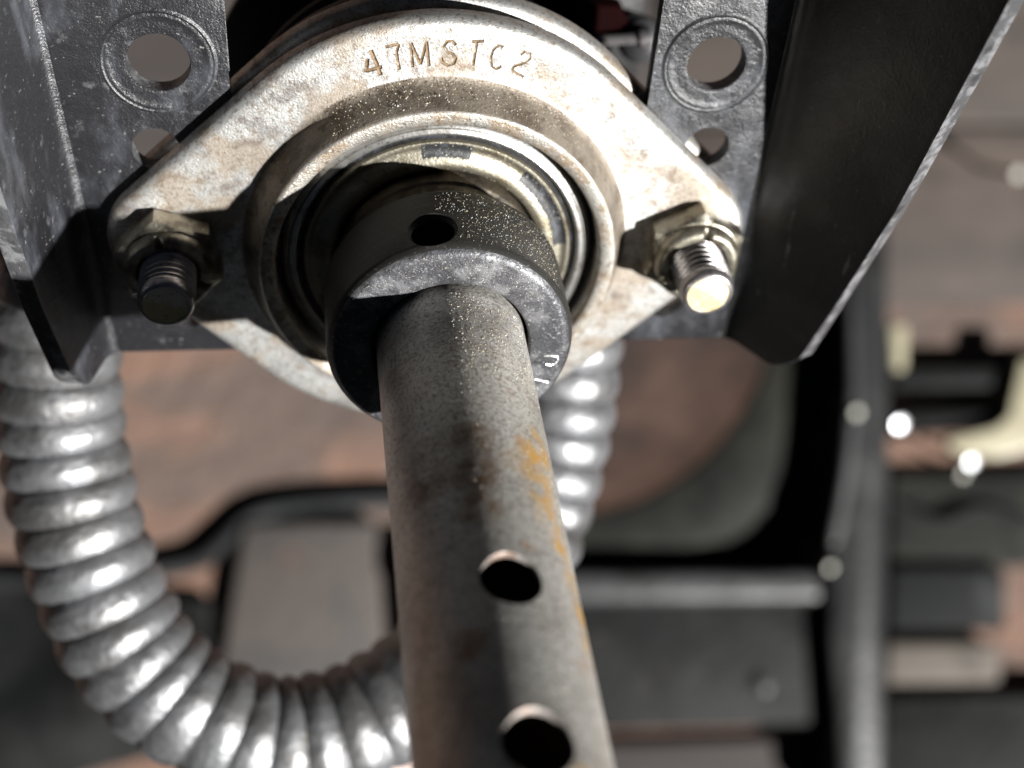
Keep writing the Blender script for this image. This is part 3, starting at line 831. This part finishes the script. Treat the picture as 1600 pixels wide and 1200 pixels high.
block('dark_rail', 'thin dark rail, upper of two behind the cream bracket at right', 'rail', [(3.438, 0.244), (4.9, 0.209), (4.9, 0.068), (3.408, 0.098)], 0.05, 0.2, M_char, 0.03, 'dark rails at right')
block('dark_rail', 'thick dark rail, lower of two, just above the cream bracket', 'rail', [(3.442, -0.02), (4.9, -0.06), (4.9, -0.213), (3.424, -0.189)], 0.05, 0.22, M_char, 0.05, 'dark rails at right')
block('cream_bracket', 'bent cream painted metal bracket at the right edge', 'bracket', [(3.719, -0.218), (4.071, -0.206), (4.18, -0.124), (4.241, 0.263), (4.45, 0.258), (4.366, -0.313), (4.06, -0.367), (3.713, -0.315)], 0.24, 0.30, M_cream, 0.025)
block('cream_strip', 'short cream strip beside the upper end of the chassis post', 'strip', [(3.425, 0.519), (3.56, 0.516), (3.52, 0.16), (3.437, 0.154)], 0.1, 0.2, M_cream, 0.03)
block('dark_tray', 'dark grey green tray below the cream bracket', 'tray', [(3.417, -0.438), (4.9, -0.466), (4.9, -1.107), (3.373, -1.014)], 0, 0.12, M_tyre, 0.04)
block('black_bar', 'black bar between the dark tray and the beige block', 'bar', [(3.348, -1.017), (4.115, -1.06), (4.097, -1.459), (3.316, -1.419)], 0, 0.2, M_darkstrap, 0.04)
block('beige_block', 'beige block at lower right between black bar and charcoal step', 'block', [(3.291, -1.485), (4.04, -1.532), (4.039, -1.79), (3.274, -1.755)], 0, 0.2, M_beige, 0.04)
block('charcoal_step', 'charcoal step in the bottom right corner', 'step', [(3.25, -1.815), (4.9, -1.893), (4.9, -2.9), (3.179, -2.9)], 0, 0.2, M_char, 0.04)
for x, y, z, r, lb in ((3.364, -0.138, 0.45, 0.035, 'round metal cap added for a bright glint left of the cream bracket'), (3.816, -0.387, 0.45, 0.035, 'metal cap added for a bright glint on the lower side of the cream bracket'),
                       (3.752, -0.464, 0.45, 0.028, 'smaller cap added for a bright glint just below the cream bracket'), (3.088, -0.058, 0.45, 0.03, 'cap added for a glint on the chassis post'),
                       (2.862, -0.999, 0.45, 0.025, 'cap added for a glint in the corner of chassis post and lip'), (4.244, 1.422, 0.45, 0.04, 'pale cap added for a glint high on the boards at right')):
    bm = bmesh.new()
    RC = 0.40
    lathe(bm, [(r * q, RC * (math.cos(r * q / RC) - 1)) for q in (0.0, 0.25, 0.5, 0.75, 0.92)] + [(r, -0.012), (r * 0.9, -0.03), (r * 0.45, -0.035), (r * 0.45, -z)], 28)
    o = link('glint_cap', finish(bm, 'glint_cap', M_chrome if y in (-0.138, -0.387) else M_cap_dull, 60))
    o.location = (x, y, z)
    o.rotation_euler = (R_(19), R_(14), 0)  # caps added and tilted to mirror the sun as blurred glints
    tag(o, lb, 'cap', 'metal caps added for bright glints')

for pts_, r_, lb_ in (
                      ([(3.40, -0.62, 0.14), (3.7, -0.75, 0.17), (4.0, -0.68, 0.16), (4.5, -0.85, 0.14)], 0.03, 'black wire lying across the dark grey green tray'),):
    bm = bmesh.new()
    sweep(bm, catmull(pts_, 10), r_, 10)
    tag(link('wire', finish(bm, 'wire', M_darkstrap, 60)), lb_, 'wire')
for x, y, z, lb_ in ((0.75, -1.5, 0.28, 'dull bolt head on the left of the charcoal front panel'), (2.45, -1.7, 0.28, 'dull bolt head near the right end of the charcoal front panel')):
    bm = bmesh.new()
    prism(bm, [(0.05 * math.cos(k * math.pi / 3), 0.05 * math.sin(k * math.pi / 3)) for k in range(6)], 0, 0.04, 0.006, 2)
    o = link('bolt_head', finish(bm, 'bolt_head', M_lip, 40), fr)
    o.location = (x - 1.8, y + 1.2, z)
